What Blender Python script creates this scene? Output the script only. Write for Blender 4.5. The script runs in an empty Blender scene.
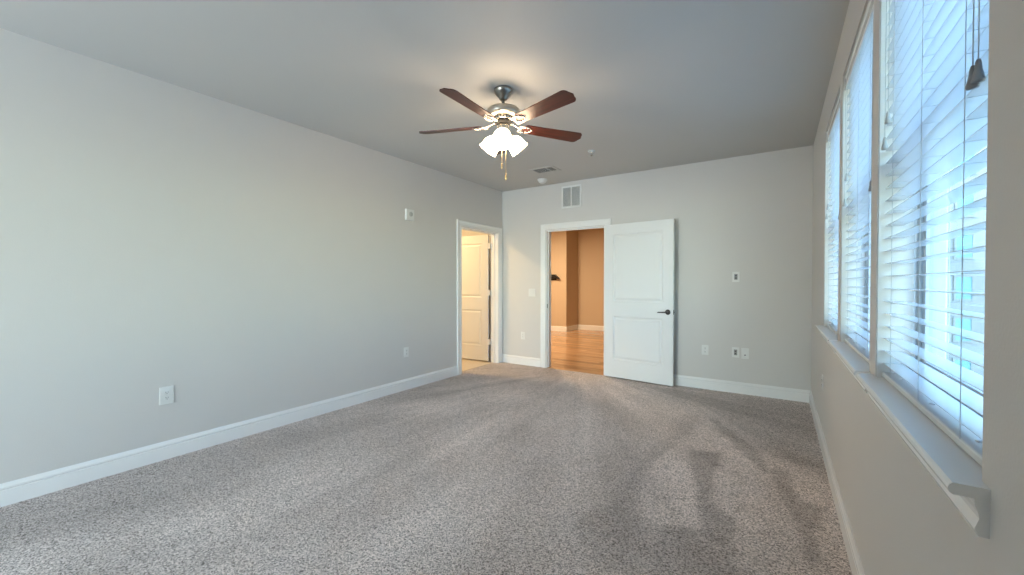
import bpy, bmesh, math, random
from mathutils import Vector, Matrix, noise
random.seed(7)
S = bpy.context.scene
COL = S.collection
PI = math.pi

# ------------------------------------------------------------------ camera
cam = bpy.data.cameras.new('camera'); cam_o = bpy.data.objects.new('camera', cam); COL.objects.link(cam_o)
cam.sensor_width = 36; cam.lens = 404.5 / 1024 * 36; cam.clip_start = .02; cam.clip_end = 500
cam_o.location = (0, 0, 1.291); cam_o.rotation_euler = (PI / 2 - .01336, 0, .58357)
S.camera = cam_o
S.view_settings.view_transform = 'Standard'; S.view_settings.look = 'None'
S.view_settings.gamma = 1; S.view_settings.use_curve_mapping = False
S.view_settings.exposure = 0.27
S.cycles.use_denoising = True
S.cycles.sample_clamp_indirect = 6
S.cycles.transparent_max_bounces = 16

# ------------------------------------------------------------------ room dimensions (metres)
L, R, D, H = -3.726, .293, 5.358, 2.743
FRONT = -4.4                                   # the wall behind the photographer
WT = .14
WIN = [(1.02, 1.945), (2.06, 2.965), (3.075, 3.985)]     # openings in wall_right (y)
SILL_Z, HEAD_Z = .95, 2.462
D1 = (-2.925, -2.005, 2.07)                     # doorway in wall_back (x0, x1, height)
D2 = (4.345, 5.250, 2.07)                       # doorway in wall_left (y0, y1, height)

# ------------------------------------------------------------------ world, sun and added rear light
W = bpy.data.worlds.new('world'); S.world = W; W.use_nodes = True
nt = W.node_tree; nt.nodes.clear()
sky = nt.nodes.new('ShaderNodeTexSky'); sky.sky_type = 'NISHITA'; sky.sun_disc = False
sky.sun_elevation = math.radians(38); sky.sun_rotation = math.radians(200); sky.air_density = 1.3; sky.dust_density = .6
bg = nt.nodes.new('ShaderNodeBackground'); bg.inputs['Strength'].default_value = 1.2
wo = nt.nodes.new('ShaderNodeOutputWorld')
nt.links.new(sky.outputs[0], bg.inputs[0]); nt.links.new(bg.outputs[0], wo.inputs[0])
sun = bpy.data.lights.new('sun', 'SUN'); sun.energy = 2.2; sun.angle = .01; sun.color = (1, .96, .9)
sun_o = bpy.data.objects.new('sun', sun); COL.objects.link(sun_o)
sun_o.rotation_euler = Vector((.3, .75, -.6)).to_track_quat('-Z', 'Y').to_euler()


def area(name, loc, direction, sx, sy, power, color):
    l = bpy.data.lights.new(name, 'AREA'); l.shape = 'RECTANGLE'; l.size = sx; l.size_y = sy
    l.energy = power; l.color = color
    o = bpy.data.objects.new(name, l); COL.objects.link(o); o.location = loc
    o.rotation_euler = Vector(direction).to_track_quat('-Z', 'Y').to_euler()
    return o


# fill lamp added outside the made-up window, brightens left and back walls
area('rear_fill_light', (-2.5, FRONT - .35, 1.35), (0, 1, 0), 2.1, 2.3, 290, (1.0, .90, .905))



# ------------------------------------------------------------------ materials
def mat(name, color, rough=.5, metal=0., bump=0., bscale=50., spec=.5, emit=None, estr=0., coat=0., var=0., vscale=4.):
    m = bpy.data.materials.new(name); m.use_nodes = True
    n = m.node_tree.nodes; k = m.node_tree.links; b = n['Principled BSDF']
    b.inputs['Base Color'].default_value = (*color, 1); b.inputs['Roughness'].default_value = rough
    b.inputs['Metallic'].default_value = metal; b.inputs['Specular IOR Level'].default_value = spec
    if coat: b.inputs['Coat Weight'].default_value = coat; b.inputs['Coat Roughness'].default_value = .15
    if emit: b.inputs['Emission Color'].default_value = (*emit, 1); b.inputs['Emission Strength'].default_value = estr
    tc = n.new('ShaderNodeTexCoord')
    if bump:
        t = n.new('ShaderNodeTexNoise'); t.inputs['Scale'].default_value = bscale; t.inputs['Detail'].default_value = 3
        bp = n.new('ShaderNodeBump'); bp.inputs['Strength'].default_value = bump; bp.inputs['Distance'].default_value = .002
        k.new(tc.outputs['Object'], t.inputs['Vector']); k.new(t.outputs['Fac'], bp.inputs['Height']); k.new(bp.outputs[0], b.inputs['Normal'])
    if var:
        t = n.new('ShaderNodeTexNoise'); t.inputs['Scale'].default_value = vscale; t.inputs['Detail'].default_value = 4
        mx = n.new('ShaderNodeMix'); mx.data_type = 'RGBA'
        mx.inputs[6].default_value = (*[c * (1 - var) for c in color], 1); mx.inputs[7].default_value = (*[min(1, c * (1 + var)) for c in color], 1)
        k.new(tc.outputs['Object'], t.inputs['Vector']); k.new(t.outputs['Fac'], mx.inputs[0]); k.new(mx.outputs[2], b.inputs['Base Color'])
    return m


WALL = mat('wall_paint', (.69, .67, .645), .55, bump=.25, bscale=160, var=.01)
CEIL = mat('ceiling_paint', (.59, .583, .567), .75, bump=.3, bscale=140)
TRIM = mat('trim_paint', (.90, .90, .89), .25)
DOORW = mat('door_paint', (.84, .85, .85), .38, bump=.03, bscale=300)
TAN = mat('hall_paint', (.62, .49, .35), .6, bump=.2, bscale=140)
TILE = mat('bathroom_tile', (.66, .58, .47), .35, var=.06)
PLASTIC = mat('white_plastic', (.82, .82, .80), .35)
PLASTIC_D = mat('slot_black', (.02, .02, .02), .5)
GREYP = mat('grey_plastic', (.30, .31, .31), .5)
NICKEL = mat('brushed_nickel', (.30, .28, .25), .28, 1., bump=.05, bscale=400)
NICKEL_L = mat('polished_nickel', (.74, .70, .62), .22, 1.)
BRASS = mat('brass_chain', (.62, .45, .22), .35, .7)
NICKEL_M = mat('satin_nickel', (.52, .48, .42), .38, 1.)
BRONZE = mat('dark_lever_metal', (.10, .09, .085), .3, .9)
HINGE = mat('satin_hinge', (.72, .70, .68), .35, .6)
SLAT = mat('slat_vinyl', (.86, .88, .88), .18, spec=.7, coat=.3)
CORD = mat('blind_cord', (.55, .57, .58), .7)
TASSEL = mat('tassel_plastic', (.30, .30, .31), .4)
VINYL = mat('window_vinyl', (.50, .52, .53), .45)
RUBBER = mat('dark_gap', (.03, .03, .03), .8)
VENTD = mat('vent_cavity', (.05, .05, .05), .9)
STUCCO = mat('white_stucco', (.27, .28, .28), .8, bump=.3, bscale=20)
TAUPE = mat('taupe_siding', (.22, .19, .18), .8)
GREYS = mat('grey_siding', (.17, .21, .22), .8)
DGLASS = mat('exterior_glass', (.16, .36, .42), .3, spec=.25)
CONC = mat('courtyard_concrete', (.52, .51, .48), .8, var=.06, vscale=.6)
POOLW = mat('added_pool_blue', (.015, .17, .45), .08)
ROOFM = mat('roof_grey', (.3, .3, .3), .9)
BLACK = mat('matt_black', (.012, .012, .012), .4)


def carpet_mat():
    m = bpy.data.materials.new('grey_carpet'); m.use_nodes = True
    n = m.node_tree.nodes; k = m.node_tree.links; b = n['Principled BSDF']
    b.inputs['Roughness'].default_value = 1; b.inputs['Specular IOR Level'].default_value = .05
    tc = n.new('ShaderNodeTexCoord')
    v = n.new('ShaderNodeTexVoronoi'); v.inputs['Scale'].default_value = 185; k.new(tc.outputs['Object'], v.inputs['Vector'])
    t = n.new('ShaderNodeTexNoise'); t.inputs['Scale'].default_value = 90; t.inputs['Detail'].default_value = 3; t.inputs['Roughness'].default_value = .7
    k.new(tc.outputs['Object'], t.inputs['Vector'])
    sep = n.new('ShaderNodeSeparateColor'); k.new(v.outputs['Color'], sep.inputs[0])
    mx = n.new('ShaderNodeMath'); mx.operation = 'MULTIPLY_ADD'; mx.inputs[1].default_value = .55
    k.new(sep.outputs[0], mx.inputs[0])
    m2 = n.new('ShaderNodeMath'); m2.operation = 'MULTIPLY'; m2.inputs[1].default_value = .55; k.new(t.outputs['Fac'], m2.inputs[0]); k.new(m2.outputs[0], mx.inputs[2])
    cr = n.new('ShaderNodeValToRGB'); e = cr.color_ramp.elements
    e[0].position = .20; e[0].color = (.11, .095, .09, 1); e[1].position = .80; e[1].color = (1, .905, .875, 1)
    x = cr.color_ramp.elements.new(.42); x.color = (.50, .445, .425, 1)
    k.new(mx.outputs[0], cr.inputs[0])
    at = n.new('ShaderNodeAttribute'); at.attribute_name = 'nap_and_shade'
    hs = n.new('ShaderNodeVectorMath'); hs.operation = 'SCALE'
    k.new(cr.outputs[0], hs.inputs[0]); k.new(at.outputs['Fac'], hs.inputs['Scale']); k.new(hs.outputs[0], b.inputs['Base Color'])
    bp = n.new('ShaderNodeBump'); bp.inputs['Strength'].default_value = .8; bp.inputs['Distance'].default_value = .008
    k.new(mx.outputs[0], bp.inputs['Height']); k.new(bp.outputs[0], b.inputs['Normal'])
    return m


def wood_mat(name, c0, c1, scale, rough, axis='X', coat=0., plank=None):
    m = bpy.data.materials.new(name); m.use_nodes = True
    n = m.node_tree.nodes; k = m.node_tree.links; b = n['Principled BSDF']
    b.inputs['Roughness'].default_value = rough; b.inputs['Coat Weight'].default_value = coat; b.inputs['Coat Roughness'].default_value = .2
    tc = n.new('ShaderNodeTexCoord'); mp = n.new('ShaderNodeMapping')
    mp.inputs['Scale'].default_value = (1, 14, 14) if axis == 'X' else (14, 1, 14)
    t = n.new('ShaderNodeTexNoise'); t.inputs['Scale'].default_value = scale; t.inputs['Detail'].default_value = 6; t.inputs['Distortion'].default_value = .6
    cr = n.new('ShaderNodeValToRGB'); cr.color_ramp.elements[0].position = .3; cr.color_ramp.elements[1].position = .7
    cr.color_ramp.elements[0].color = (*c0, 1); cr.color_ramp.elements[1].color = (*c1, 1)
    k.new(tc.outputs['Object'], mp.inputs['Vector']); k.new(mp.outputs[0], t.inputs['Vector']); k.new(t.outputs['Fac'], cr.inputs[0])
    out = cr.outputs[0]
    if plank:
        br = n.new('ShaderNodeTexBrick'); br.inputs['Scale'].default_value = 1; br.inputs['Brick Width'].default_value = 1.2; br.inputs['Row Height'].default_value = plank
        br.inputs['Mortar Size'].default_value = .003; br.inputs['Color1'].default_value = (1, 1, 1, 1); br.inputs['Color2'].default_value = (.62, .62, .62, 1); br.inputs['Mortar'].default_value = (.3, .25, .2, 1)
        k.new(tc.outputs['Object'], br.inputs['Vector'])
        mu = n.new('ShaderNodeMix'); mu.data_type = 'RGBA'; mu.blend_type = 'MULTIPLY'; mu.inputs[0].default_value = 1
        k.new(out, mu.inputs[6]); k.new(br.outputs['Color'], mu.inputs[7]); out = mu.outputs[2]
    k.new(out, b.inputs['Base Color'])
    return m


def glass_mat():
    m = bpy.data.materials.new('window_glass'); m.use_nodes = True
    n = m.node_tree.nodes; k = m.node_tree.links; n.clear()
    tr = n.new('ShaderNodeBsdfTransparent'); tr.inputs[0].default_value = (.812, .945, 1, 1)
    gl = n.new('ShaderNodeBsdfGlossy'); gl.inputs['Roughness'].default_value = .02
    fr = n.new('ShaderNodeMath'); fr.operation = 'MULTIPLY_ADD'; fr.inputs[1].default_value = .45; fr.inputs[2].default_value = .03
    lw = n.new('ShaderNodeLayerWeight'); lw.inputs[0].default_value = .5; pw = n.new('ShaderNodeMath'); pw.operation = 'POWER'; pw.inputs[1].default_value = 5
    k.new(lw.outputs['Facing'], pw.inputs[0]); k.new(pw.outputs[0], fr.inputs[0])
    mx = n.new('ShaderNodeMixShader'); o = n.new('ShaderNodeOutputMaterial')
    k.new(fr.outputs[0], mx.inputs[0]); k.new(tr.outputs[0], mx.inputs[1]); k.new(gl.outputs[0], mx.inputs[2]); k.new(mx.outputs[0], o.inputs[0])
    return m


CARPET = carpet_mat()
BLADE = wood_mat('cherry_blade_veneer', (.035, .006, .004), (.10, .017, .010), 3, .4, 'X', .12)
OAK = wood_mat('hall_wood_floor', (.48, .26, .13), (.80, .52, .30), 2.2, .22, 'X', .3, plank=.13)
GLASS = glass_mat()
SHADE = mat('lit_frosted_glass', (.9, .87, .8), .4, emit=(1, .76, .50), estr=22)
BULB = mat('lit_bulb', (1, 1, 1), .4, emit=(1, .78, .5), estr=40)


# ------------------------------------------------------------------ mesh building
class MB:
    def __init__(s): s.bm = bmesh.new()

    def add(s, verts, faces, smooth=False):
        vs = [s.bm.verts.new(v) for v in verts]
        for f in faces:
            try: fc = s.bm.faces.new([vs[i] for i in f]); fc.smooth = smooth
            except ValueError: pass
        return vs

    def box(s, a, b, bevel=0., M=None):
        x0, y0, z0 = [min(p, q) for p, q in zip(a, b)]; x1, y1, z1 = [max(p, q) for p, q in zip(a, b)]
        t = bmesh.new(); bmesh.ops.create_cube(t, size=1)
        for v in t.verts: v.co = Vector((x0 + (v.co.x + .5) * (x1 - x0), y0 + (v.co.y + .5) * (y1 - y0), z0 + (v.co.z + .5) * (z1 - z0)))
        if bevel: bmesh.ops.bevel(t, geom=list(t.edges), offset=bevel, segments=2, affect='EDGES', profile=.5)
        s.merge(t, M)

    def merge(s, t, M=None, smooth=None):
        t.verts.ensure_lookup_table(); t.verts.index_update()
        vs = [s.bm.verts.new(M @ v.co if M else v.co) for v in t.verts]
        for f in t.faces:
            try:
                n = s.bm.faces.new([vs[v.index] for v in f.verts]); n.smooth = f.smooth if smooth is None else smooth
            except ValueError: pass
        t.free()

    def lathe(s, prof, c=(0, 0, 0), n=32, M=None, smooth=True):
        """prof: (radius, z) from top to bottom"""
        vs = []; fs = []
        for r, z in prof:
            for i in range(n):
                a = 2 * PI * i / n; p = Vector((r * math.cos(a), r * math.sin(a), z))
                if M: p = M @ p
                vs.append(p + Vector(c))
        for j in range(len(prof) - 1):
            for i in range(n):
                a = j * n + i; b = j * n + (i + 1) % n; fs.append((a, b, b + n, a + n))
        s.add(vs, fs, smooth)

    def tube(s, pts, r, n=10, caps=True):
        pts = [Vector(p) for p in pts]; rs = r if isinstance(r, (list, tuple)) else [r] * len(pts)
        vs = []; fs = []
        for i, p in enumerate(pts):
            d = (pts[min(i + 1, len(pts) - 1)] - pts[max(i - 1, 0)]).normalized()
            up = Vector((0, 0, 1)) if abs(d.z) < .9 else Vector((1, 0, 0))
            u = d.cross(up).normalized(); w = d.cross(u)
            for j in range(n):
                a = 2 * PI * j / n; vs.append(p + (u * math.cos(a) + w * math.sin(a)) * rs[i])
        for i in range(len(pts) - 1):
            for j in range(n):
                a = i * n + j; b = i * n + (j + 1) % n; fs.append((a, b, b + n, a + n))
        if caps: fs.append(tuple(range(n))); fs.append(tuple(range((len(pts) - 1) * n, len(pts) * n)))
        s.add(vs, fs, n > 6)

    def prism(s, prof, f0, f1):
        """closed profile (u,v) swept between two frames; f(u,v)->point"""
        n = len(prof); vs = [f0(*p) for p in prof] + [f1(*p) for p in prof]
        s.add(vs, [(i, (i + 1) % n, n + (i + 1) % n, n + i) for i in range(n)] + [tuple(range(n)), tuple(range(n, 2 * n))])

    def plate(s, outline, z0, z1, M=None):
        n = len(outline); vs = [Vector((x, y, z0)) for x, y in outline] + [Vector((x, y, z1)) for x, y in outline]
        if M: vs = [M @ v for v in vs]
        s.add(vs, [(i, (i + 1) % n, n + (i + 1) % n, n + i) for i in range(n)] + [tuple(range(n)), tuple(range(n, 2 * n))])

    def obj(s, name, m, parent=None, loc=None, rot=None):
        bmesh.ops.recalc_face_normals(s.bm, faces=s.bm.faces)
        me = bpy.data.meshes.new(name); s.bm.to_mesh(me); s.bm.free()
        if m: me.materials.append(m)
        o = bpy.data.objects.new(name, me); COL.objects.link(o)
        if parent: o.parent = parent
        if loc: o.location = loc
        if rot: o.rotation_euler = rot
        return o


def thing(name, label, cat, loc=(0, 0, 0), rz=0, group=None):
    o = bpy.data.objects.new(name, None); COL.objects.link(o); o.location = loc; o.rotation_euler = (0, 0, rz)
    o.empty_display_size = .1; o['label'] = label; o['category'] = cat
    if group: o['group'] = group
    return o


def tag(o, label, cat, group=None):
    o['label'] = label; o['category'] = cat
    if group: o['group'] = group
    return o


def struct(o, label=None, cat=None):
    o['kind'] = 'structure'
    if label: o['label'] = label
    if cat: o['category'] = cat
    return o


def copy_tree(o, parent=None):
    c = o.copy(); COL.objects.link(c)
    if parent: c.parent = parent
    for ch in list(o.children): copy_tree(ch, c)
    return c


# ------------------------------------------------------------------ room shell
NAP = {
    'wedge': [(-0.57, 3.33), (-0.35, 3.43), (-0.35, 2.95), (-0.34, 2.65), (-0.27, 2.53), (-0.19, 2.49), (-0.18, 2.29), (-0.25, 2.20), (-0.33, 2.29), (-0.39, 2.60), (-0.49, 2.99)],
    'streak': [(-0.56, 4.29), (-0.42, 4.12), (-0.14, 3.62), (-0.03, 3.29), (-0.07, 3.20), (-0.24, 3.51), (-0.46, 3.97)],
    'right': [(-0.05, 3.28), (0.06, 3.35), (0.10, 2.92), (0.23, 2.88), (0.20, 2.69), (0.16, 2.56), (0.18, 2.33), (0.13, 2.24), (0.09, 2.57), (0.01, 2.97)],
    'left': [(-0.78, 4.21), (-0.62, 4.32), (-0.63, 3.74), (-0.70, 3.25), (-0.74, 2.82), (-0.69, 2.40), (-0.61, 2.19), (-0.52, 2.18), (-0.45, 1.82), (-0.65, 1.69), (-0.91, 2.01), (-0.84, 2.19), (-0.79, 2.33), (-0.82, 2.73), (-0.81, 3.29), (-0.75, 3.72)],
    'bottom': [(-0.34, 2.30), (-0.17, 2.25), (-0.14, 2.02), (-0.46, 1.81), (-0.50, 2.00), (-0.50, 2.24)],
    'corner': [(-1.45, 5.11), (-0.76, 5.13), (0.29, 5.15), (0.28, 3.50), (0.08, 3.51), (-0.12, 3.87), (-0.41, 4.25), (-0.68, 4.63)],
    'light1': [(-0.63, 3.74), (-0.51, 4.18), (-0.20, 3.47), (-0.07, 3.10), (-0.01, 2.61), (-0.13, 2.32), (-0.19, 2.54), (-0.27, 2.61), (-0.33, 2.92), (-0.33, 3.38), (-0.57, 3.38)],
    'light2': [(-0.79, 2.79), (-0.67, 3.32), (-0.50, 2.98), (-0.38, 2.54), (-0.36, 2.27), (-0.50, 2.25), (-0.60, 2.22), (-0.69, 2.40)],
}
NAPV = dict(wedge=-.30, streak=-.24, right=-.30, left=-.12, bottom=-.24, corner=-.14, light1=.10, light2=.12)


def inside(x, y, P):
    c = False; j = len(P) - 1
    for i in range(len(P)):
        if (P[i][1] > y) != (P[j][1] > y) and x < (P[j][0] - P[i][0]) * (y - P[i][1]) / (P[j][1] - P[i][1]) + P[i][0]: c = not c
        j = i
    return c


def floor():
    st = .022; x0, x1, y0, y1 = L - .12, R, FRONT, D
    nx = int((x1 - x0) / st); ny = int((y1 - y0) / st)
    vs = []; vals = []
    for j in range(ny + 1):
        y = y0 + (y1 - y0) * j / ny
        for i in range(nx + 1):
            x = x0 + (x1 - x0) * i / nx
            z = .003 * noise.noise(Vector((x * 40, y * 40, 0)))
            vs.append((x, y, min(z, .004)))
            wx = x + .014 * noise.noise(Vector((x * 9, y * 9, 3))); wy = y + .02 * noise.noise(Vector((x * 9, y * 9, 8)))
            v = 1.0
            for k, P in NAP.items():
                if inside(wx, wy, P): v += NAPV[k]
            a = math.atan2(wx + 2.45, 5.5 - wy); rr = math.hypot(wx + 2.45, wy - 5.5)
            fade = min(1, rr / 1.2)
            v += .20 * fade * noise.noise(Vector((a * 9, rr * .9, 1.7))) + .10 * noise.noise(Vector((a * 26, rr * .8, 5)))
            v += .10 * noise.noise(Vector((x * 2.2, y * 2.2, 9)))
            q = max(0, min(1, (-x - 2.1) / 1.5)); v -= .16 * q * q  # room shading put into the carpet tone: darker towards the left wall
            v -= .12 * max(0, min(1, (2.6 - y) / 1.8)); v += .10 * math.exp(-((x + 1.4) ** 2 + (y - 4.2) ** 2) / 1.6)  # more painted shading: darker near the camera, lighter mid-floor
            if abs(a * 5.5 + .9 * noise.noise(Vector((rr, 2, 2))) - round(a * 5.5)) < .045 and rr < 3.2: v -= .07
            vals.append(max(.5, v))
    for _ in range(1):
        src = vals[:]
        for j in range(1, ny):
            for i in range(1, nx):
                q = j * (nx + 1) + i; vals[q] = (2 * src[q] + src[q - 1] + src[q + 1] + src[q - nx - 1] + src[q + nx + 1]) / 6
    fs = [(j * (nx + 1) + i, j * (nx + 1) + i + 1, (j + 1) * (nx + 1) + i + 1, (j + 1) * (nx + 1) + i) for j in range(ny) for i in range(nx)]
    # keep the carpet inside the room and the two doorways
    def ok(f):
        cx = vs[f[0]][0] + st / 2; cy = vs[f[0]][1] + st / 2
        return cx > L or (D2[0] < cy < D2[1] and cx > L - .10)
    fs = [f for f in fs if ok(f)]
    used = sorted({i for f in fs for i in f}); mp = {o: n for n, o in enumerate(used)}
    me = bpy.data.meshes.new('floor'); me.from_pydata([vs[i] for i in used], [], [tuple(mp[i] for i in f) for f in fs]); me.update()
    at = me.attributes.new('nap_and_shade', 'FLOAT', 'POINT')
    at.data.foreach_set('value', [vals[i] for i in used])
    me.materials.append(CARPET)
    for p in me.polygons: p.use_smooth = True
    o = bpy.data.objects.new('floor', me); COL.objects.link(o); struct(o, 'grey speckled carpet with vacuum marks and painted shading')
floor()
m = MB(); m.box((L - .14, FRONT - .1, -.25), (R + .2, D + .14, -.02)); struct(m.obj('floor', CONC), 'slab under the carpet')

m = MB(); m.box((-8, FRONT - 4, H), (R + .2, 10.6, H + .2)); struct(m.obj('ceiling', CEIL))  # overhang past the front wall is added to keep sun off the rear opening


def wall_with_holes(name, u0, u1, z0, z1, holes, t0, t1, axis, m_):
    """wall along u with rectangular holes (a,b,za,zb); thickness from t0 to t1 on the other axis"""
    mb = MB()
    us = sorted({u0, u1, *[h[0] for h in holes], *[h[1] for h in holes]})
    for a, b in zip(us, us[1:]):
        c = (a + b) / 2; hs = sorted([(h[2], h[3]) for h in holes if h[0] < c < h[1]]); z = z0
        for ha, hb in hs + [(z1, z1)]:
            if ha > z + 1e-5:
                if axis == 'x': mb.box((a, t0, z), (b, t1, ha))
                else: mb.box((t0, a, z), (t1, b, ha))
            z = hb
    bmesh.ops.remove_doubles(mb.bm, verts=mb.bm.verts, dist=1e-5)
    o = mb.obj(name, m_); return struct(o)


wall_with_holes('wall_back', L - .0, R, -.2, H, [(D1[0], D1[1], -.3, D1[2])], D, D + WT, 'x', WALL)
wall_with_holes('wall_left', FRONT, D + WT, -.2, H, [(D2[0], D2[1], -.3, D2[2])], L - WT, L, 'y', WALL)
wall_with_holes('wall_right', FRONT - .14, D + WT, -.2, H, [(a, b, SILL_Z - .02, HEAD_Z) for a, b in WIN], R, R + .18, 'y', WALL)
wall_with_holes('wall_front', L - WT, R, -.2, H, [(-3.6, -1.55, .1, 2.4)], FRONT - .14, FRONT, 'x', WALL)

# unseen window added behind the photographer to let the fill lamp in
w4 = MB()
for a, b in (((-3.6, .1), (-3.52, 2.4)), ((-1.63, .1), (-1.55, 2.4)), ((-3.52, .1), (-1.63, .18)), ((-3.52, 2.32), (-1.63, 2.4)), ((-2.44, .18), (-2.36, 2.32))):
    w4.box((a[0], FRONT - .11, a[1]), (b[0], FRONT - .04, b[1]))
w4 = struct(w4.obj('window_4', VINYL))
g = MB(); g.box((-3.52, FRONT - .08, .18), (-1.63, FRONT - .074, 2.32)); g.obj('pane', GLASS, w4)

# baseboards
BH = .132
BPROF = [(0, 0), (.014, 0), (.0145, .090), (.009, .093), (.009, .096), (.0145, .099), (.0145, .110), (.010, .118), (.007, .126), (.005, BH), (0, BH)]
def baseboard(name, a, b, nrm):
    n = Vector(nrm)
    m = MB(); a = Vector(a); b = Vector(b)
    m.prism(BPROF, lambda u, v: a + n * u + Vector((0, 0, v)), lambda u, v: b + n * u + Vector((0, 0, v)))
    return struct(m.obj(name, TRIM))
CW = .085
baseboard('baseboard_left', (L, FRONT, 0), (L, D2[0] - CW, 0), (1, 0, 0))
baseboard('baseboard_back', (L, D, 0), (D1[0] - CW, D, 0), (0, -1, 0))
baseboard('baseboard_back', (D1[1] + CW, D, 0), (R, D, 0), (0, -1, 0))
baseboard('baseboard_right', (R, -.42, 0), (R, D, 0), (-1, 0, 0))
baseboard('baseboard_front', (L, FRONT, 0), (-1.5, FRONT, 0), (0, 1, 0))
# unseen block added behind the photographer to shade the near right wall
m = MB(); m.box((-1.5, FRONT, -.02), (R, -.42, H)); struct(m.obj('wall_front', WALL))

# door casings + jambs. profile: u across the casing from the opening outwards, v = thickness
CPROF = [(0, 0), (0, .011), (.012, .013), (.018, .010), (.050, .014), (.064, .020), (.080, .020), (CW, .014), (CW, 0)]
def casing(mb, P, a0, a1, h):
    """P(s, z, t) -> point; s along the wall, t out of the wall. Mitred."""
    rev = .005
    l0, l1, hh = a0 - rev, a1 + rev, h + rev
    mb.prism(CPROF, lambda u, v: P(l0 - u, 0, v), lambda u, v: P(l0 - u, hh + u, v))
    mb.prism(CPROF, lambda u, v: P(l1 + u, 0, v), lambda u, v: P(l1 + u, hh + u, v))
    mb.prism(CPROF, lambda u, v: P(l0 - u, hh + u, v), lambda u, v: P(l1 + u, hh + u, v))
def jamb(mb, P, a0, a1, h, stop):
    def bx(s0, s1, z0, z1, t0, t1):
        c = [P(s, z, t) for s in (s0, s1) for z in (z0, z1) for t in (t0, t1)]
        mb.box([min(v[i] for v in c) for i in range(3)], [max(v[i] for v in c) for i in range(3)])
    e = .0005; j = .012
    bx(a0 + e - 0, a0 + j, -.0, h - e, .002, -WT - .002); bx(a1 - j, a1 - e, 0, h - e, .002, -WT - .002); bx(a0 + j, a1 - j, h - j, h - e, .002, -WT - .002)
    t0, t1 = stop
    bx(a0 + j, a0 + j + .011, 0, h - j, t0, t1); bx(a1 - j - .011, a1 - j, 0, h - j, t0, t1); bx(a0 + j + .011, a1 - j - .011, h - j - .011, h - j, t0, t1)


def door_leaf(name, w, h, t, parent, M, material):
    """leaf in local coords: x 0..w, y 0..t, z 0..h, two raised panels on each face"""
    mb = MB()
    xs = [0, .125, w - .125, w]; zs = [0, .235, .82, 1.02, h - .135, h]
    ops = [(xs[1], xs[2], zs[1], zs[2]), (xs[1], xs[2], zs[3], zs[4])]
    for side in (0, 1):
        y = 0 if side == 0 else t; s = 1 if side == 0 else -1
        def V(x, d, z): return M @ Vector((x, y + s * d, z))
        for i in range(3):
            for j in range(5):
                if i == 1 and j in (1, 3): continue
                mb.add([V(xs[i], 0, zs[j]), V(xs[i + 1], 0, zs[j]), V(xs[i + 1], 0, zs[j + 1]), V(xs[i], 0, zs[j + 1])], [(0, 1, 2, 3)])
        for (a, b, c, d) in ops:
            rings = [(0, 0), (.002, .005), (.010, .011), (.014, .0135), (.024, .0135), (.044, .0045), (.046, .004)]
            vs = []
            for ins, dep in rings: vs += [V(a + ins, dep, c + ins), V(b - ins, dep, c + ins), V(b - ins, dep, d - ins), V(a + ins, dep, d - ins)]
            fs = [(k * 4 + q, k * 4 + (q + 1) % 4, k * 4 + 4 + (q + 1) % 4, k * 4 + 4 + q) for k in range(len(rings) - 1) for q in range(4)]
            fs.append(tuple(range(len(rings) * 4 - 4, len(rings) * 4)))
            mb.add(vs, fs)
    def E(x, yy, z): return M @ Vector((x, yy, z))
    for a, b in (((0, 0), (w, 0)), ((w, 0), (w, h)), ((w, h), (0, h)), ((0, h), (0, 0))):
        mb.add([E(a[0], 0, a[1]), E(b[0], 0, b[1]), E(b[0], t, b[1]), E(a[0], t, a[1])], [(0, 1, 2, 3)])
    bmesh.ops.remove_doubles(mb.bm, verts=mb.bm.verts, dist=1e-5)
    return mb.obj(name, material, parent)


def hinge(parent, M, z):
    m = MB()
    m.tube([M @ Vector((-.004, -.004, z)), M @ Vector((-.004, -.004, z + .09))], .0065, 10)
    m.box((0, -.002, z), (.034, .0005, z + .09), M=M)
    return m.obj('hinge', HINGE, parent)


def lever_set(parent, M, w, t, z=.93):
    """lever handles on both faces near the free edge, pointing to the hinge side"""
    for s in (-1, 1):
        y = 0 if s < 0 else t
        m = MB()
        Q = M @ Matrix.Translation((w - .065, y, z)) @ Matrix.Rotation(PI / 2 if s < 0 else -PI / 2, 4, 'X')
        m.lathe([(0.0001, .016), (.012, .016), (.018, .014), (.030, .008), (.033, .003), (.033, 0)], M=Q, n=28)
        m.lathe([(0.0001, .050), (.010, .050), (.011, .045), (.011, .012)], M=Q, n=16)
        pts = [M @ Vector((w - .065 - u, y + s * (.043 + .004 * math.sin(u * 20)), z - .004 * u / .1)) for u in (-.012, 0, .02, .04, .06, .08, .1, .113)]
        m.tube(pts, [.009, .010, .0095, .008, .0075, .007, .0075, .004], 12)
        m.obj('lever_handle', BRONZE, parent)
    m = MB(); m.box((w - .0005, t / 2 - .0125, z - .028), (w + .0015, t / 2 + .0125, z + .028), M=M); m.box((w, t / 2 - .006, z - .008), (w + .009, t / 2 + .006, z + .008), .001, M=M)
    m.obj('latch', BRONZE, parent)


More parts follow.
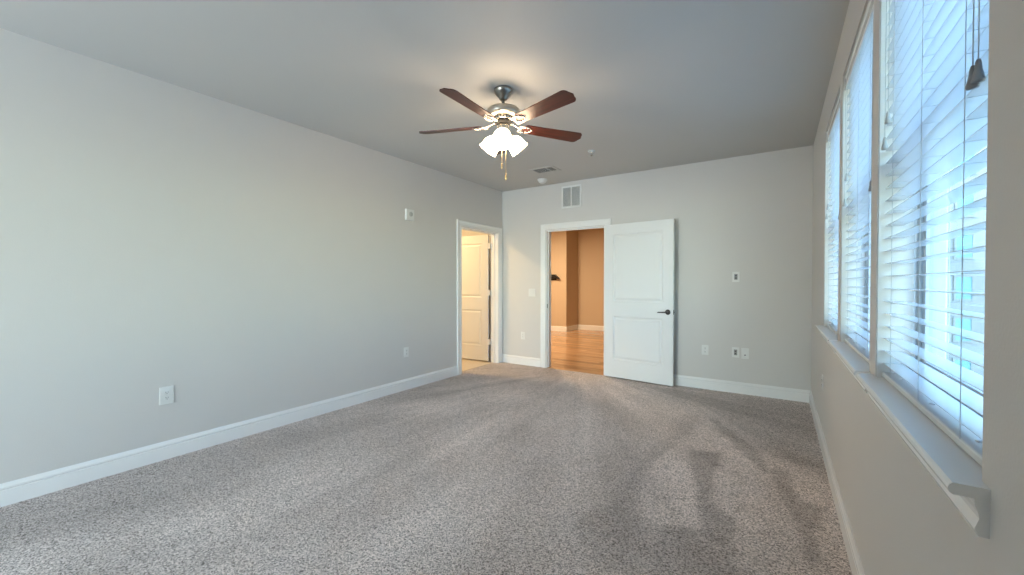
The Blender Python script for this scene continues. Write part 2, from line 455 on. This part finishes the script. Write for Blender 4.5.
# door 1, in the back wall, opened into the bedroom
P1 = lambda s, z, t: Vector((s, D - t, z))
m = MB(); jamb(m, P1, D1[0], D1[1], D1[2], (-.040, -.072)); d1 = struct(m.obj('door_1', TRIM), 'doorway to the hall with the leaf opened flat against the wall')
m = MB(); casing(m, P1, *D1); m.obj('door_casing', TRIM, d1)
m = MB(); m.box((D1[0] + .0115, D + .008, .90), (D1[0] + .014, D + .034, .96), .0005); m.box((D1[0] + .012, D + .015, .915), (D1[0] + .0145, D + .027, .945)); m.obj('strike_plate', NICKEL, d1)
ang = math.atan2(5.222 - 5.325, -1.062 - (-1.985))
M1 = Matrix.Translation((-1.985, 5.300, .016)) @ Matrix.Rotation(ang, 4, 'Z')
lf = door_leaf('door_leaf', .915, 2.048, .035, d1, M1, DOORW)
for z in (.20, .98, 1.78):
    hinge(lf, M1 @ Matrix.Translation((0, .035, 0)) @ Matrix.Scale(-1, 4, (0, 1, 0)), z)
lever_set(lf, M1, .915, .035, .905)

# door 2, in the left wall, opened into the bathroom
P2 = lambda s, z, t: Vector((L + t, s, z))
m = MB(); jamb(m, P2, D2[0], D2[1], D2[2], (-.060, -.092)); d2 = struct(m.obj('door_2', TRIM), 'doorway to the bathroom with a warm-lit open door')
m = MB(); casing(m, P2, *D2); m.obj('door_casing', TRIM, d2)
M2 = Matrix.Translation((L - WT - .030, D2[1] - .052, .022)) @ Matrix.Rotation(PI + math.radians(3), 4, 'Z') @ Matrix.Translation((0, 0, 0)) @ Matrix.Scale(-1, 4, (0, 1, 0))
lf2 = door_leaf('door_leaf', .865, 2.03, .035, d2, M2, DOORW)
for z in (.285, 1.075, 1.825):
    m = MB(); m.tube([(L - WT - .006, D2[1] - .024, z), (L - WT - .006, D2[1] - .024, z + .09)], .009, 10)
    m.box((L - WT - .03, D2[1] - .0165, z), (L - WT + .034, D2[1] - .0125, z + .09)); m.box((L - WT - .034, D2[1] - .048, z), (L - WT + .006, D2[1] - .040, z + .09)); m.obj('hinge', TRIM, d2)
lever_set(lf2, M2, .865, .035, .92)

# ------------------------------------------------------------------ the hall beyond door 1
hy0, hy1, hx0, hx1 = D + WT, 10.22, -7.5, R
m = MB(); m.box((hx0, D + .02, -.2), (hx1, hy1 + .3, .002)); struct(m.obj('floor', OAK), 'orange-brown wood plank floor of the hall')
m = MB(); m.box((hx0, 9.52, -.2), (-4.60, hy1, H)); struct(m.obj('wall_left', TAN))
m = MB(); m.box((-4.60, hy1, -.2), (hx1, hy1 + .14, H)); struct(m.obj('wall_back', TAN))
m = MB(); m.box((hx0 - .14, D + WT, -.2), (hx0, 9.52, H)); struct(m.obj('wall_left', TAN))
m = MB(); m.box((hx1, D + WT, -.2), (hx1 + .14, hy1 + .14, H)); struct(m.obj('wall_right', TAN))
m = MB(); m.box((hx0, D + WT, -.2), (L - WT, D + WT + .02, H)); struct(m.obj('wall_front', TAN))
baseboard('baseboard_back', (-4.60, hy1, 0), (hx1, hy1, 0), (0, -1, 0))
baseboard('baseboard_left', (hx0, 9.52, 0), (-4.586, 9.52, 0), (0, -1, 0))
baseboard('baseboard_left', (-4.60, 9.52, 0), (-4.60, hy1, 0), (1, 0, 0))
l = bpy.data.lights.new('hall_ceiling_light', 'AREA'); l.shape = 'DISK'; l.size = .5; l.energy = 112; l.color = (1, .75, .48)
o = bpy.data.objects.new('hall_ceiling_light', l); COL.objects.link(o); o.location = (-4.75, 7.5, H - .05)

# ------------------------------------------------------------------ the bathroom beyond door 2
bx0, by0, by1 = -6.2, 3.2, D + WT - .02
m = MB()
m.box((bx0, by0, -.2), (L - .085, by1, .004)); struct(m.obj('floor', TILE), 'beige tile floor of the bathroom')
m = MB(); m.box((bx0, by1, -.2), (L - WT, by1 + .02, H)); struct(m.obj('wall_back', WALL))
m = MB(); m.box((bx0, by0 - .1, -.2), (L - WT, by0, H)); struct(m.obj('wall_front', WALL))
m = MB(); m.box((bx0 - .1, by0 - .1, -.2), (bx0, by1 + .02, H)); struct(m.obj('wall_left', WALL))
l = bpy.data.lights.new('bathroom_ceiling_light', 'AREA'); l.shape = 'DISK'; l.size = .35; l.energy = 40; l.color = (1, .68, .33)
o = bpy.data.objects.new('bathroom_ceiling_light', l); COL.objects.link(o); o.location = (-4.9, 4.1, H - .05)

# ------------------------------------------------------------------ windows in wall_right
XF = R + .105                                    # inner face of the window frames
for i, (y0, y1) in enumerate(WIN):
    m = MB(); fw = .045
    zc = 1.70
    m.box((XF, y0, SILL_Z), (XF + .06, y0 + fw, HEAD_Z)); m.box((XF, y1 - fw, SILL_Z), (XF + .06, y1, HEAD_Z))
    m.box((XF, y0 + fw, HEAD_Z - fw), (XF + .06, y1 - fw, HEAD_Z)); m.box((XF, y0 + fw, SILL_Z), (XF + .06, y1 - fw, SILL_Z + fw))
    w = struct(m.obj('window_%d' % (i + 1), VINYL), ['nearest window of the right wall', 'middle window of the right wall', 'farthest window of the right wall'][i])
    for k, (za, zb, xo) in enumerate(((SILL_Z + fw, zc + .02, .006), (zc - .02, HEAD_Z - fw, .034))):
        s = MB(); sw = .032; a, b = y0 + fw, y1 - fw; x0 = XF + xo; x1 = x0 + .022
        s.box((x0, a, za), (x1, a + sw, zb)); s.box((x0, b - sw, za), (x1, b, zb)); s.box((x0, a + sw, za), (x1, b - sw, za + sw)); s.box((x0, a + sw, zb - sw), (x1, b - sw, zb))
        sash = s.obj('sash', VINYL, w)
        g = MB(); g.box((x0 + .009, a + sw, za + sw), (x0 + .013, b - sw, zb - sw)); g.obj('pane', GLASS, sash)
    s = MB()
    s.box((R + .004, y0, SILL_Z), (XF, y0 + .004, HEAD_Z)); s.box((R + .004, y1 - .004, SILL_Z), (XF, y1, HEAD_Z)); s.obj('window_jamb', TRIM, w)
    # stool with rounded nose and moulded apron under it
    s = MB(); a, b = y0 - .036, y1 + .036
    pr = [(R - .048, SILL_Z - .004), (R - .050, SILL_Z - .010), (R - .048, SILL_Z - .017), (R - .044, SILL_Z - .020), (R, SILL_Z - .020), (R, SILL_Z), (R - .044, SILL_Z)]
    s.prism(pr, lambda u, v: Vector((u, a, v)), lambda u, v: Vector((u, b, v)))
    s.box((R, y0, SILL_Z - .020), (XF, y1, SILL_Z)); s.obj('window_stool', TRIM, w)
    s = MB()
    pr = [(R, .930), (R - .017, .930), (R - .017, .918), (R - .013, .906), (R - .0115, .896), (R - .0145, .886), (R - .017, .878), (R - .012, .866), (R, .866)]
    s.prism(pr, lambda u, v: Vector((u, a + .004, v)), lambda u, v: Vector((u, b - .004, v)))
    s.obj('window_apron', TRIM, w)


# ------------------------------------------------------------------ faux wood blinds
def blind(y0, y1, label, tilt, near_z, far_z):
    c = (y0 + y1) / 2; w = (y1 - y0) / 2 - .006
    t = thing('window_blind', label, 'blind', (R + .045, c, HEAD_Z), 0, 'white slatted blinds on the right wall')
    # valance (front at the wall face) and headrail
    m = MB(); pr = [(x_ + .018, z_ + .006) for x_, z_ in [(-.052, -.012), (-.056, -.018), (-.054, -.026), (-.050, -.032), (-.050, -.074), (-.054, -.080), (-.056, -.088), (-.052, -.094), (-.044, -.094), (-.044, -.012)]]
    m.prism(pr, lambda u, v: Vector((u, -w, v)), lambda u, v: Vector((u, w, v))); m.obj('valance', SLAT, t)
    m = MB(); m.box((-.023, -w + .004, -.052), (.030, w - .004, -.004), .003); m.obj('headrail', SLAT, t)
    # slats: top to bottom
    m = MB(); n = 32; top = -.085; bot = -(HEAD_Z - SILL_Z) + .052; hw = .025
    for i in range(n):
        z = top + (bot - top) * i / (n - 1) * 1.0
        pr = []
        for s_ in (1, -1):
            for q in (0, .02, .98, 1):
                u = -hw + 2 * hw * q if s_ == 1 else hw - 2 * hw * q
                v = s_ * .0014 * (1 if abs(u) < hw * .95 else .45)
                pr.append((u * math.cos(tilt) - v * math.sin(tilt), z + u * math.sin(tilt) + v * math.cos(tilt)))
        m.prism(pr, lambda u, v: Vector((u, -w, v)), lambda u, v: Vector((u, w, v)))
    m.obj('slats', SLAT, t)
    m = MB(); zb = -(HEAD_Z - SILL_Z) + .0015
    m.box((-.027, -w, zb), (.027, w, zb + .019), .004); m.obj('bottom_rail', SLAT, t)
    for yy in (-w + .165, -w + .465, w - .125):
        m = MB()
        for x in (-.0275, .0275): m.tube([(x, yy - .001, -.05), (x, yy - .001, zb + .019)], .0009, 6)
        for i in range(n):
            z = top + (bot - top) * i / (n - 1); m.tube([(-.0275, yy + .004, z - .0035), (.0275, yy + .004, z - .0035)], .0006, 4)
        m.obj('ladder_cord', CORD, t)
        m = MB(); m.lathe([(.0001, zb + .0195), (.006, zb + .0195), (.006, zb + .021), (.0001, zb + .022)], (0, yy, 0), 12); m.obj('rail_button', SLAT, t)
    # cords with tassels
    def cordset(yy, zs, mt, st):
        for k, z in enumerate(zs):
            x = -.034 - .004 * (k % 2); y = yy + st * k; z = z - HEAD_Z
            m = MB(); m.tube([(-.031, y, -.075), (x, y, -.14), (x, y, z + .02)], .0011, 6)
            cd = m.obj('pull_cord', CORD, t)
            m = MB(); m.lathe([(.0001, .024), (.003, .024), (.0045, .018), (.0055, .006), (.0085, -.008), (.0095, -.014), (.0085, -.018), (.0001, -.019)], (x, y, z), 14)
            m.obj('tassel', mt, cd)
    cordset(w - .088, far_z, CORD, .024)
    cordset(-w + .076, near_z, TASSEL, .011)
    return t
blind(*WIN[0], 'nearest and largest white slatted blind, dark tassels at its near edge', math.radians(0), (1.678, 1.672), (1.845, 1.765))
blind(*WIN[1], 'middle white slatted blind between the two wall posts', math.radians(0), (1.672,), (1.864, 1.73))
blind(*WIN[2], 'farthest white slatted blind, closest to the room corner', math.radians(0), (1.69,), (1.86, 1.79))

# ------------------------------------------------------------------ ceiling fan
FX, FY = -1.7466, 2.5253
fan = thing('ceiling_fan', 'five-blade ceiling fan with cherry-brown blades, nickel body and lit glass shades', 'ceiling fan', (FX, FY, H))
zz = lambda z: z - H
m = MB(); m.lathe([(.0001, 0), (.070, 0), (.0715, -.006), (.070, -.018), (.062, -.034), (.046, -.052), (.034, -.064), (.030, -.076), (.022, -.082), (.0001, -.083)], n=40); m.obj('canopy', NICKEL, fan)
m = MB(); m.lathe([(.0125, -.075), (.0125, -.122), (.021, -.123), (.021, -.145)], n=20); m.obj('downrod', NICKEL, fan)
m = MB(); m.lathe([(.0001, zz(2.602)), (.030, zz(2.602)), (.085, zz(2.598)), (.116, zz(2.590)), (.124, zz(2.582)), (.126, zz(2.572)), (.126, zz(2.548)), (.120, zz(2.538)), (.100, zz(2.530)), (.070, zz(2.526)), (.0001, zz(2.526))], n=48); body = m.obj('motor_housing', NICKEL_M, fan)
# vented lower ring
m = MB(); m.lathe([(.066, zz(2.530)), (.074, zz(2.525)), (.076, zz(2.516)), (.070, zz(2.508)), (.060, zz(2.503)), (.0001, zz(2.503))], n=40); ring = m.obj('vent_ring', NICKEL_L, body)
m = MB()
for k in range(20):
    a = 2 * PI * k / 20; Q = Matrix.Rotation(a, 4, 'Z'); m.box((.0735, -.0035, zz(2.526)), (.0775, .0035, zz(2.511)), .001, M=Q)
m.obj('vent_slots', RUBBER, ring)
m = MB(); m.lathe([(.058, zz(2.505)), (.066, zz(2.500)), (.066, zz(2.490)), (.050, zz(2.484)), (.0001, zz(2.484))], n=36); m.obj('flywheel', RUBBER, fan)
m = MB(); m.lathe([(.036, zz(2.486)), (.044, zz(2.476)), (.046, zz(2.440)), (.040, zz(2.428)), (.034, zz(2.424)), (.030, zz(2.412)), (.018, zz(2.402)), (.008, zz(2.392)), (.0001, zz(2.386))], n=32); m.obj('switch_housing', NICKEL_L, fan)


def blade_mesh(P):
    m = MB(); out = []
    r0, r1, w0, w1 = .165, .685, .052, .067
    for x, w in ((r0, w0 - .018), (r0 + .02, w0)): out.append((x, -w))
    for q in range(7):
        a = -PI / 2 + q / 6 * PI / 2; out.append((r1 - .050 + .036 * math.cos(a), -w1 + .036 + .036 * math.sin(a)))
    out.append((r1, 0))
    for q in range(7):
        a = q / 6 * PI / 2; out.append((r1 - .050 + .036 * math.cos(a), w1 - .036 + .036 * math.sin(a)))
    for x, w in ((r0 + .02, w0), (r0, w0 - .018)): out.append((x, w))
    m.plate(out, -.003, .003, M=P)
    return m


for k in range(5):
    a = math.radians(-87.4 + 72 * k)
    bl = bpy.data.objects.new('blade', None)
    P = Matrix.Rotation(math.radians(-12), 4, 'X')
    b = blade_mesh(P).obj('blade', BLADE, fan, (0, 0, zz(2.472)), (0, 0, a))
    bpy.data.objects.remove(bl)
    # blade iron: arm, forked loops and screw plate
    m = MB()
    m.tube([(.050, 0, .022), (.085, 0, .020), (.115, 0, .006), (.150, 0, -.006)], [.008, .007, .006, .006], 10)
    for s in (-1, 1):
        pts = []
        for q in range(13):
            t = q / 12; pts.append(P @ Vector((.130 + .105 * t, s * (.036 * math.sin(PI * t) + .004), -.008 + .001 * t)))
        m.tube(pts, .0042, 8)
        pts = [P @ Vector((.150 + .05 * math.cos(2 * PI * q / 14) * .5, s * (.030 + .013 * math.sin(2 * PI * q / 14)), -.008)) for q in range(15)]
        m.tube(pts, .0030, 8, caps=False)
        m.lathe([(.0001, -.009), (.006, -.009), (.007, -.005), (.007, -.003)], P @ Vector((.196, s * .026, -.001)), 12)
    m.lathe([(.0001, -.010), (.009, -.009), (.010, -.004)], P @ Vector((.235, 0, 0)), 12)
    m.obj('blade_iron', NICKEL_L, b)
# light kit: three bell shades
def shade_frame(az, tilt=45):
    d = Vector((math.cos(az) * math.sin(math.radians(tilt)), math.sin(az) * math.sin(math.radians(tilt)), -math.cos(math.radians(tilt))))
    p0 = Vector((math.cos(az) * .030, math.sin(az) * .030, zz(2.425)))
    return p0, d, d.to_track_quat('Z', 'Y').to_matrix().to_4x4()
for k in range(3):
    az = math.radians(181 + 120 * k)
    p0, d, Q = shade_frame(az)
    m = MB(); m.tube([p0, p0 + d * .035], [.010, .013], 14); m.lathe([(.0001, .028), (.024, .030), (.027, .036), (.027, .058), (.0001, .058)], p0, 24, Q)
    fit = m.obj('shade_fitter', NICKEL_L, fan)
    m = MB(); prof = [(.024, .048), (.034, .054), (.048, .066), (.058, .082), (.064, .100), (.066, .120), (.068, .140), (.071, .154), (.0745, .162), (.0715, .160), (.066, .140), (.062, .100), (.055, .082), (.045, .066), (.026, .056)]
    m.lathe(prof, p0, 36, Q); m.obj('lamp_shade', SHADE, fit)
    m = MB(); m.lathe([(.012, .058), (.013, .072), (.022, .090), (.027, .108), (.024, .124), (.012, .134), (.0001, .136)], p0, 20, Q); m.obj('bulb', BULB, fit)
# pull chains
for (px, py, zb, kk) in ((.014, -.040, 2.152, 0), (.044, -.030, 2.066, 1)):
    m = MB(); m.tube([(px * .9, py * .9, zz(2.435)), (px, py, zz(2.425)), (px, py, zz(zb) + .02)], .0019, 6)
    ch = m.obj('pull_chain', BRASS, fan)
    m = MB()
    m.lathe([(.0001, .030), (.0025, .030), (.004, .022), (.0085, .006), (.0095, -.004), (.007, -.014), (.004, -.018), (.0001, -.019)] if kk else [(.0001, .022), (.004, .022), (.0055, .018), (.0055, -.014), (.004, -.018), (.0001, -.018)], (px, py, zz(zb)), 16)
    m.obj('fob', BRASS, ch)

# ------------------------------------------------------------------ ceiling fittings
# supply register
reg = thing('ceiling_register', 'white square ceiling air register with dark slots behind the fan', 'air vent', (-2.54, 4.62, H), math.radians(0))
m = MB(); a, b = .19, .125
fr = [(-a - .03, -b - .03), (a + .03, -b - .03), (a + .03, b + .03), (-a - .03, b + .03)]
def ringbox(m, hx, hy, w, z0, z1):
    m.box((-hx - w, -hy - w, z0), (hx + w, -hy, z1)); m.box((-hx - w, hy, z0), (hx + w, hy + w, z1)); m.box((-hx - w, -hy, z0), (-hx, hy, z1)); m.box((hx, -hy, z0), (hx + w, hy, z1))
ringbox(m, .135, .085, .038, -.005, -.0005); m.obj('frame', CEIL, reg)
m = MB(); m.box((-.135, -.085, -.002), (.135, .085, -.0008)); m.obj('duct_cavity', VENTD, reg)
m = MB()
for k in range(5):
    y = -.060 + k * .030; m.box((-.135, y - .0006, -.0045), (.055, y + .0006, -.0025), M=Matrix.Translation((0, 0, 0)))
for k in range(4):
    x = .065 + k * .019; m.box((x - .0012, -.085, -.0050), (x + .0012, .085, -.0025))
m.box((.055, -.085, -.008), (.058, .085, -.002)); m.obj('louvers', PLASTIC, reg)
# smoke detector
sm = thing('smoke_detector', 'round white smoke detector on the ceiling beside the register', 'smoke detector', (-2.80, 5.02, H))
m = MB(); m.lathe([(.0001, 0), (.068, 0), (.068, -.012), (.064, -.020), (.060, -.022)], n=32); m.obj('base', PLASTIC, sm)
m = MB(); m.lathe([(.060, -.020), (.056, -.036), (.044, -.048), (.028, -.058), (.020, -.062), (.0001, -.063)], n=32); m.obj('sensor_cap', PLASTIC, sm)
# sprinkler
sp = thing('fire_sprinkler', 'small chrome and white fire sprinkler head in the ceiling', 'sprinkler', (-1.745, 4.245, H))
m = MB(); m.lathe([(.0001, 0), (.040, 0), (.038, -.006), (.020, -.012), (.018, -.014)], n=28); m.obj('escutcheon', PLASTIC, sp)
m = MB(); m.lathe([(.014, -.010), (.012, -.024), (.004, -.028), (.004, -.046), (.0001, -.046)], n=16)
for s in (-1, 1): m.tube([(s * .010, 0, -.022), (s * .013, 0, -.034), (s * .004, 0, -.048)], .002, 6)
m.obj('frame_arms', NICKEL_L, sp)
m = MB(); m.lathe([(.0001, -.046), (.018, -.047), (.018, -.049), (.0001, -.050)], n=20); m.obj('deflector', NICKEL_L, sp)

# return air grille on the back wall
rg = thing('return_air_grille', 'white louvred return air grille high on the back wall', 'air vent', (-2.509, D, 2.525))
m = MB(); wx, wz = .154, .158; fr_ = .022
for a, b in (((-wx, -wz), (wx, -wz + fr_)), ((-wx, wz - fr_), (wx, wz)), ((-wx, -wz + fr_), (-wx + fr_, wz - fr_)), ((wx - fr_, -wz + fr_), (wx, wz - fr_)), ((-.009, -wz + fr_), (.009, wz - fr_))):
    m.box((a[0], -.010, a[1]), (b[0], -.0005, b[1]))
m.obj('frame', PLASTIC, rg)
m = MB(); m.box((-wx + fr_, -.0025, -wz + fr_), (wx - fr_, -.0006, wz - fr_)); m.obj('duct_cavity', mat('return_filter_grey', (.27, .28, .28), .8), rg)
m = MB()
for k in range(18):
    z = -wz + fr_ + .006 + k * .0152
    for (a, b) in ((-wx + fr_, -.009), (.009, wx - fr_)):
        m.add([(a, -.009, z - .004), (b, -.009, z - .004), (b, -.0025, z + .004), (a, -.0025, z + .004), (a, -.009, z - .0028), (b, -.009, z - .0028), (b, -.0025, z + .0052), (a, -.0025, z + .0052)], [(0, 1, 2, 3), (4, 5, 6, 7), (0, 1, 5, 4), (2, 3, 7, 6)])
m.obj('louvers', PLASTIC, rg)


# ------------------------------------------------------------------ wall plates (local: faces -y)
def plate(name, label, cat, loc, rz, kind, w=.074, h=.118, group=None):
    t = thing(name, label, cat, loc, rz, group)
    m = MB(); m.box((-w / 2, -.006, -h / 2), (w / 2, -.0003, h / 2), .0022); m.obj('cover_plate', PLASTIC, t)
    if kind == 'outlet':
        for s in (-1, 1):
            m = MB(); zc = s * .0195
            out = [(.0165 * math.cos(q / 20 * 2 * PI), max(-.0125, min(.0125, .0165 * math.sin(q / 20 * 2 * PI)))) for q in range(20)]
            m.plate(out, 0, .003, M=Matrix.Translation((0, -.0055, zc)) @ Matrix.Rotation(PI / 2, 4, 'X')); r = m.obj('receptacle', PLASTIC, t)
            m = MB(); m.box((-.0075, -.0090, zc - .001), (-.0050, -.0083, zc + .008)); m.box((.0050, -.0090, zc - .001), (.0075, -.0083, zc + .007))
            m.lathe([(.0001, .0003), (.0026, .0003), (.0026, -.0003)], (0, -.0086, zc - .0075), 10, Matrix.Rotation(PI / 2, 4, 'X')); m.obj('slots', PLASTIC_D, r)
        m = MB(); m.lathe([(.0001, .0012), (.003, .0008), (.003, -.0004)], (0, -.006, 0), 12, Matrix.Rotation(PI / 2, 4, 'X')); m.obj('screw', HINGE, t)
    elif kind == 'switch':
        n = 2
        for k in range(n):
            x = (k - .5) * .046
            m = MB(); m.box((x - .0165, -.0105, -.033), (x + .0165, -.0055, .033), .0012); m.obj('rocker', PLASTIC, t)
    elif kind == 'data':
        m = MB(); m.box((-.0165, -.0085, -.033), (.0165, -.0055, .033), .001); ins = m.obj('insert', GREYP, t)
        m = MB()
        for z in (-.014, .014): m.box((-.0065, -.0092, z - .006), (.0065, -.0084, z + .006))
        m.obj('jacks', PLASTIC_D, ins)
    elif kind == 'coax':
        m = MB(); m.lathe([(.0001, .011), (.0045, .011), (.0048, .002), (.0075, .002), (.0075, 0)], (0, -.0055, -.018), 14, Matrix.Rotation(PI / 2, 4, 'X')); m.obj('coaxial_jack', BRONZE, t)
        for z in (-.045, .045):
            m = MB(); m.lathe([(.0001, .0012), (.003, .0008), (.003, -.0004)], (0, -.006, z), 12, Matrix.Rotation(PI / 2, 4, 'X'))
            m.obj('screw', HINGE, t)
    return t
plate('wall_outlet', 'white duplex outlet low on the left wall nearest the viewer', 'outlet', (L, 1.066, .466), PI / 2, 'outlet', .082, .128)
plate('wall_outlet', 'small white outlet low on the left wall near the bathroom doorway', 'outlet', (L, 3.338, .452), PI / 2, 'outlet')
plate('wall_outlet', 'white outlet under the light switch between the two doorways', 'outlet', (-3.331, D, .457), 0, 'outlet')
plate('light_switch', 'white double rocker light switch left of the hall doorway', 'light switch', (-3.169, D, 1.131), 0, 'switch', .118, .120)
plate('data_plate', 'single grey-centred data plate at chest height right of the open door', 'wall plate', (-.419, D, 1.352), 0, 'data')
plate('wall_outlet', 'white outlet low on the back wall just right of the open door', 'outlet', (-.741, D, .472), 0, 'outlet')
plate('data_plate', 'grey-centred data plate low on the back wall, left of the cable plate', 'wall plate', (-.417, D, .473), 0, 'data')
plate('cable_plate', 'white coaxial cable plate low on the back wall, rightmost plate of the row', 'wall plate', (-.321, D, .468), 0, 'coax', .076, .122)
plate('wall_outlet', 'white outlet on the right wall under the farthest window', 'outlet', (R, 3.98, .502), -PI / 2, 'outlet')

# sounder box high on the left wall
sd = thing('alarm_sounder', 'square white alarm sounder with round grille high on the left wall', 'alarm', (L, 3.385, 2.098), PI / 2)
m = MB(); m.box((-.062, -.034, -.068), (.062, -.0005, .068), .006); m.obj('housing', PLASTIC, sd)
m = MB(); m.lathe([(.0001, .003), (.028, .003), (.030, 0)], (.006, -.0338, .008), 28, Matrix.Rotation(PI / 2, 4, 'X')); gr = m.obj('speaker_grille', mat('sounder_grey', (.62, .62, .60), .5), sd)
m = MB()
for k in range(5): m.box((-.020, -.0375, -.008 + k * .008), (.032, -.0365, -.006 + k * .008))
m.obj('grille_slots', GREYP, gr)

# black wall-mounted fixture far in the hall
bk = thing('wall_bracket', 'small black wall-mounted bracket seen through the hall doorway', 'wall bracket', (-4.98, 9.52, 1.43))
m = MB(); m.box((-.30, -.02, -.09), (.10, -.0005, .06), .004); m.obj('back_plate', BLACK, bk)
m = MB(); m.prism([(-.28, .06), (.08, .06), (.20, -.03), (.22, -.07), (.10, -.03), (-.28, -.08)], lambda u, v: Vector((u, -.10, v)), lambda u, v: Vector((u, -.02, v))); m.obj('arm', BLACK, bk)

# ------------------------------------------------------------------ outside, seen through the blinds
G = -7.4
m = MB(); m.box((-9, -30, G - .3), (60, 60, G)); struct(m.obj('floor', CONC), 'pale concrete courtyard far below the windows')
m = MB(); m.box((-8, FRONT - 4, G), (R + .18, 17, -.26)); struct(m.obj('wall_right', STUCCO), 'lower storeys of this building')
m = MB(); m.box((-8, 10.6, -.26), (R + .18, 17, H + .2)); struct(m.obj('wall_right', STUCCO), 'farther part of this building')
pool = thing('added_pool', 'unseen blue pool added in the courtyard to reflect in the slats', 'swimming pool', (6.85, 8.0, G))
m = MB(); m.box((-1.0, -10, .0), (1.0, 8, .06)); m.obj('water', POOLW, pool)  # unseen blue strip, added for a blue reflection on the slats
m = MB()
for a, b in (((-1.25, -10.25), (-1.0, 8.25)), ((1.0, -10.25), (1.25, 8.25)), ((-1.0, -10.25), (1.0, -10)), ((-1.0, 8), (1.0, 8.25))): m.box((a[0], a[1], 0), (b[0], b[1], .12), .02)
m.obj('coping', STUCCO, pool)


def building(name, label, x0, x1, y, dep, z1, wallm, cols, winw, winh, base, panes=2):
    t = thing(name, label, 'building', ((x0 + x1) / 2, y, G))
    h = z1 - G
    m = MB(); m.box((x0 - t.location.x, 0, 0), (x1 - t.location.x, dep, h)); w = m.obj('wall', wallm, t)
    m = MB(); m.box((x0 - .2 - t.location.x, -.2, h), (x1 + .2 - t.location.x, dep + .2, h + .25)); m.obj('roof', ROOFM, t)
    for cx in cols:
        for b in base:
            m = MB(); X = cx - t.location.x; z = b - G
            m.box((X - winw / 2, -.03, z), (X + winw / 2, -.005, z + winh)); p = m.obj('window_glass', DGLASS, t)
            m = MB(); f = .07
            m.box((X - winw / 2 - f, -.07, z - f), (X - winw / 2, 0, z + winh + f)); m.box((X + winw / 2, -.07, z - f), (X + winw / 2 + f, 0, z + winh + f))
            m.box((X - winw / 2, -.07, z - f), (X + winw / 2, 0, z)); m.box((X - winw / 2, -.07, z + winh), (X + winw / 2, 0, z + winh + f))
            for q in range(1, panes): xx = X - winw / 2 + winw * q / panes; m.box((xx - .03, -.06, z), (xx + .03, -.03, z + winh))
            m.obj('window_frame', STUCCO, p)
    return t
bd = building('apartment_building', 'grey apartment wing with tall white-framed windows, seen through the blinds', .6, 4.15, 17, 6, 6.4, GREYS, (1.25, 1.95, 2.65, 3.24, 3.94), .36, 2.0, (-6.6, -3.5, -.4, 2.7), 1)
m = MB(); m.box((3.50 - 2.375, -.05, 0), (3.68 - 2.375, 0, 13.78)); m.obj('siding_strip', TAUPE, bd)
building('apartment_building', 'white apartment block with small windows beyond the grey wing', 4.3, 14, 24, 8, 8.2, STUCCO, (6.3, 7.3, 8.4, 9.5), .45, .9, (-6.4, -4.6, -2.8, -1.1, .6, 2.3, 4.0, 5.7), 1)
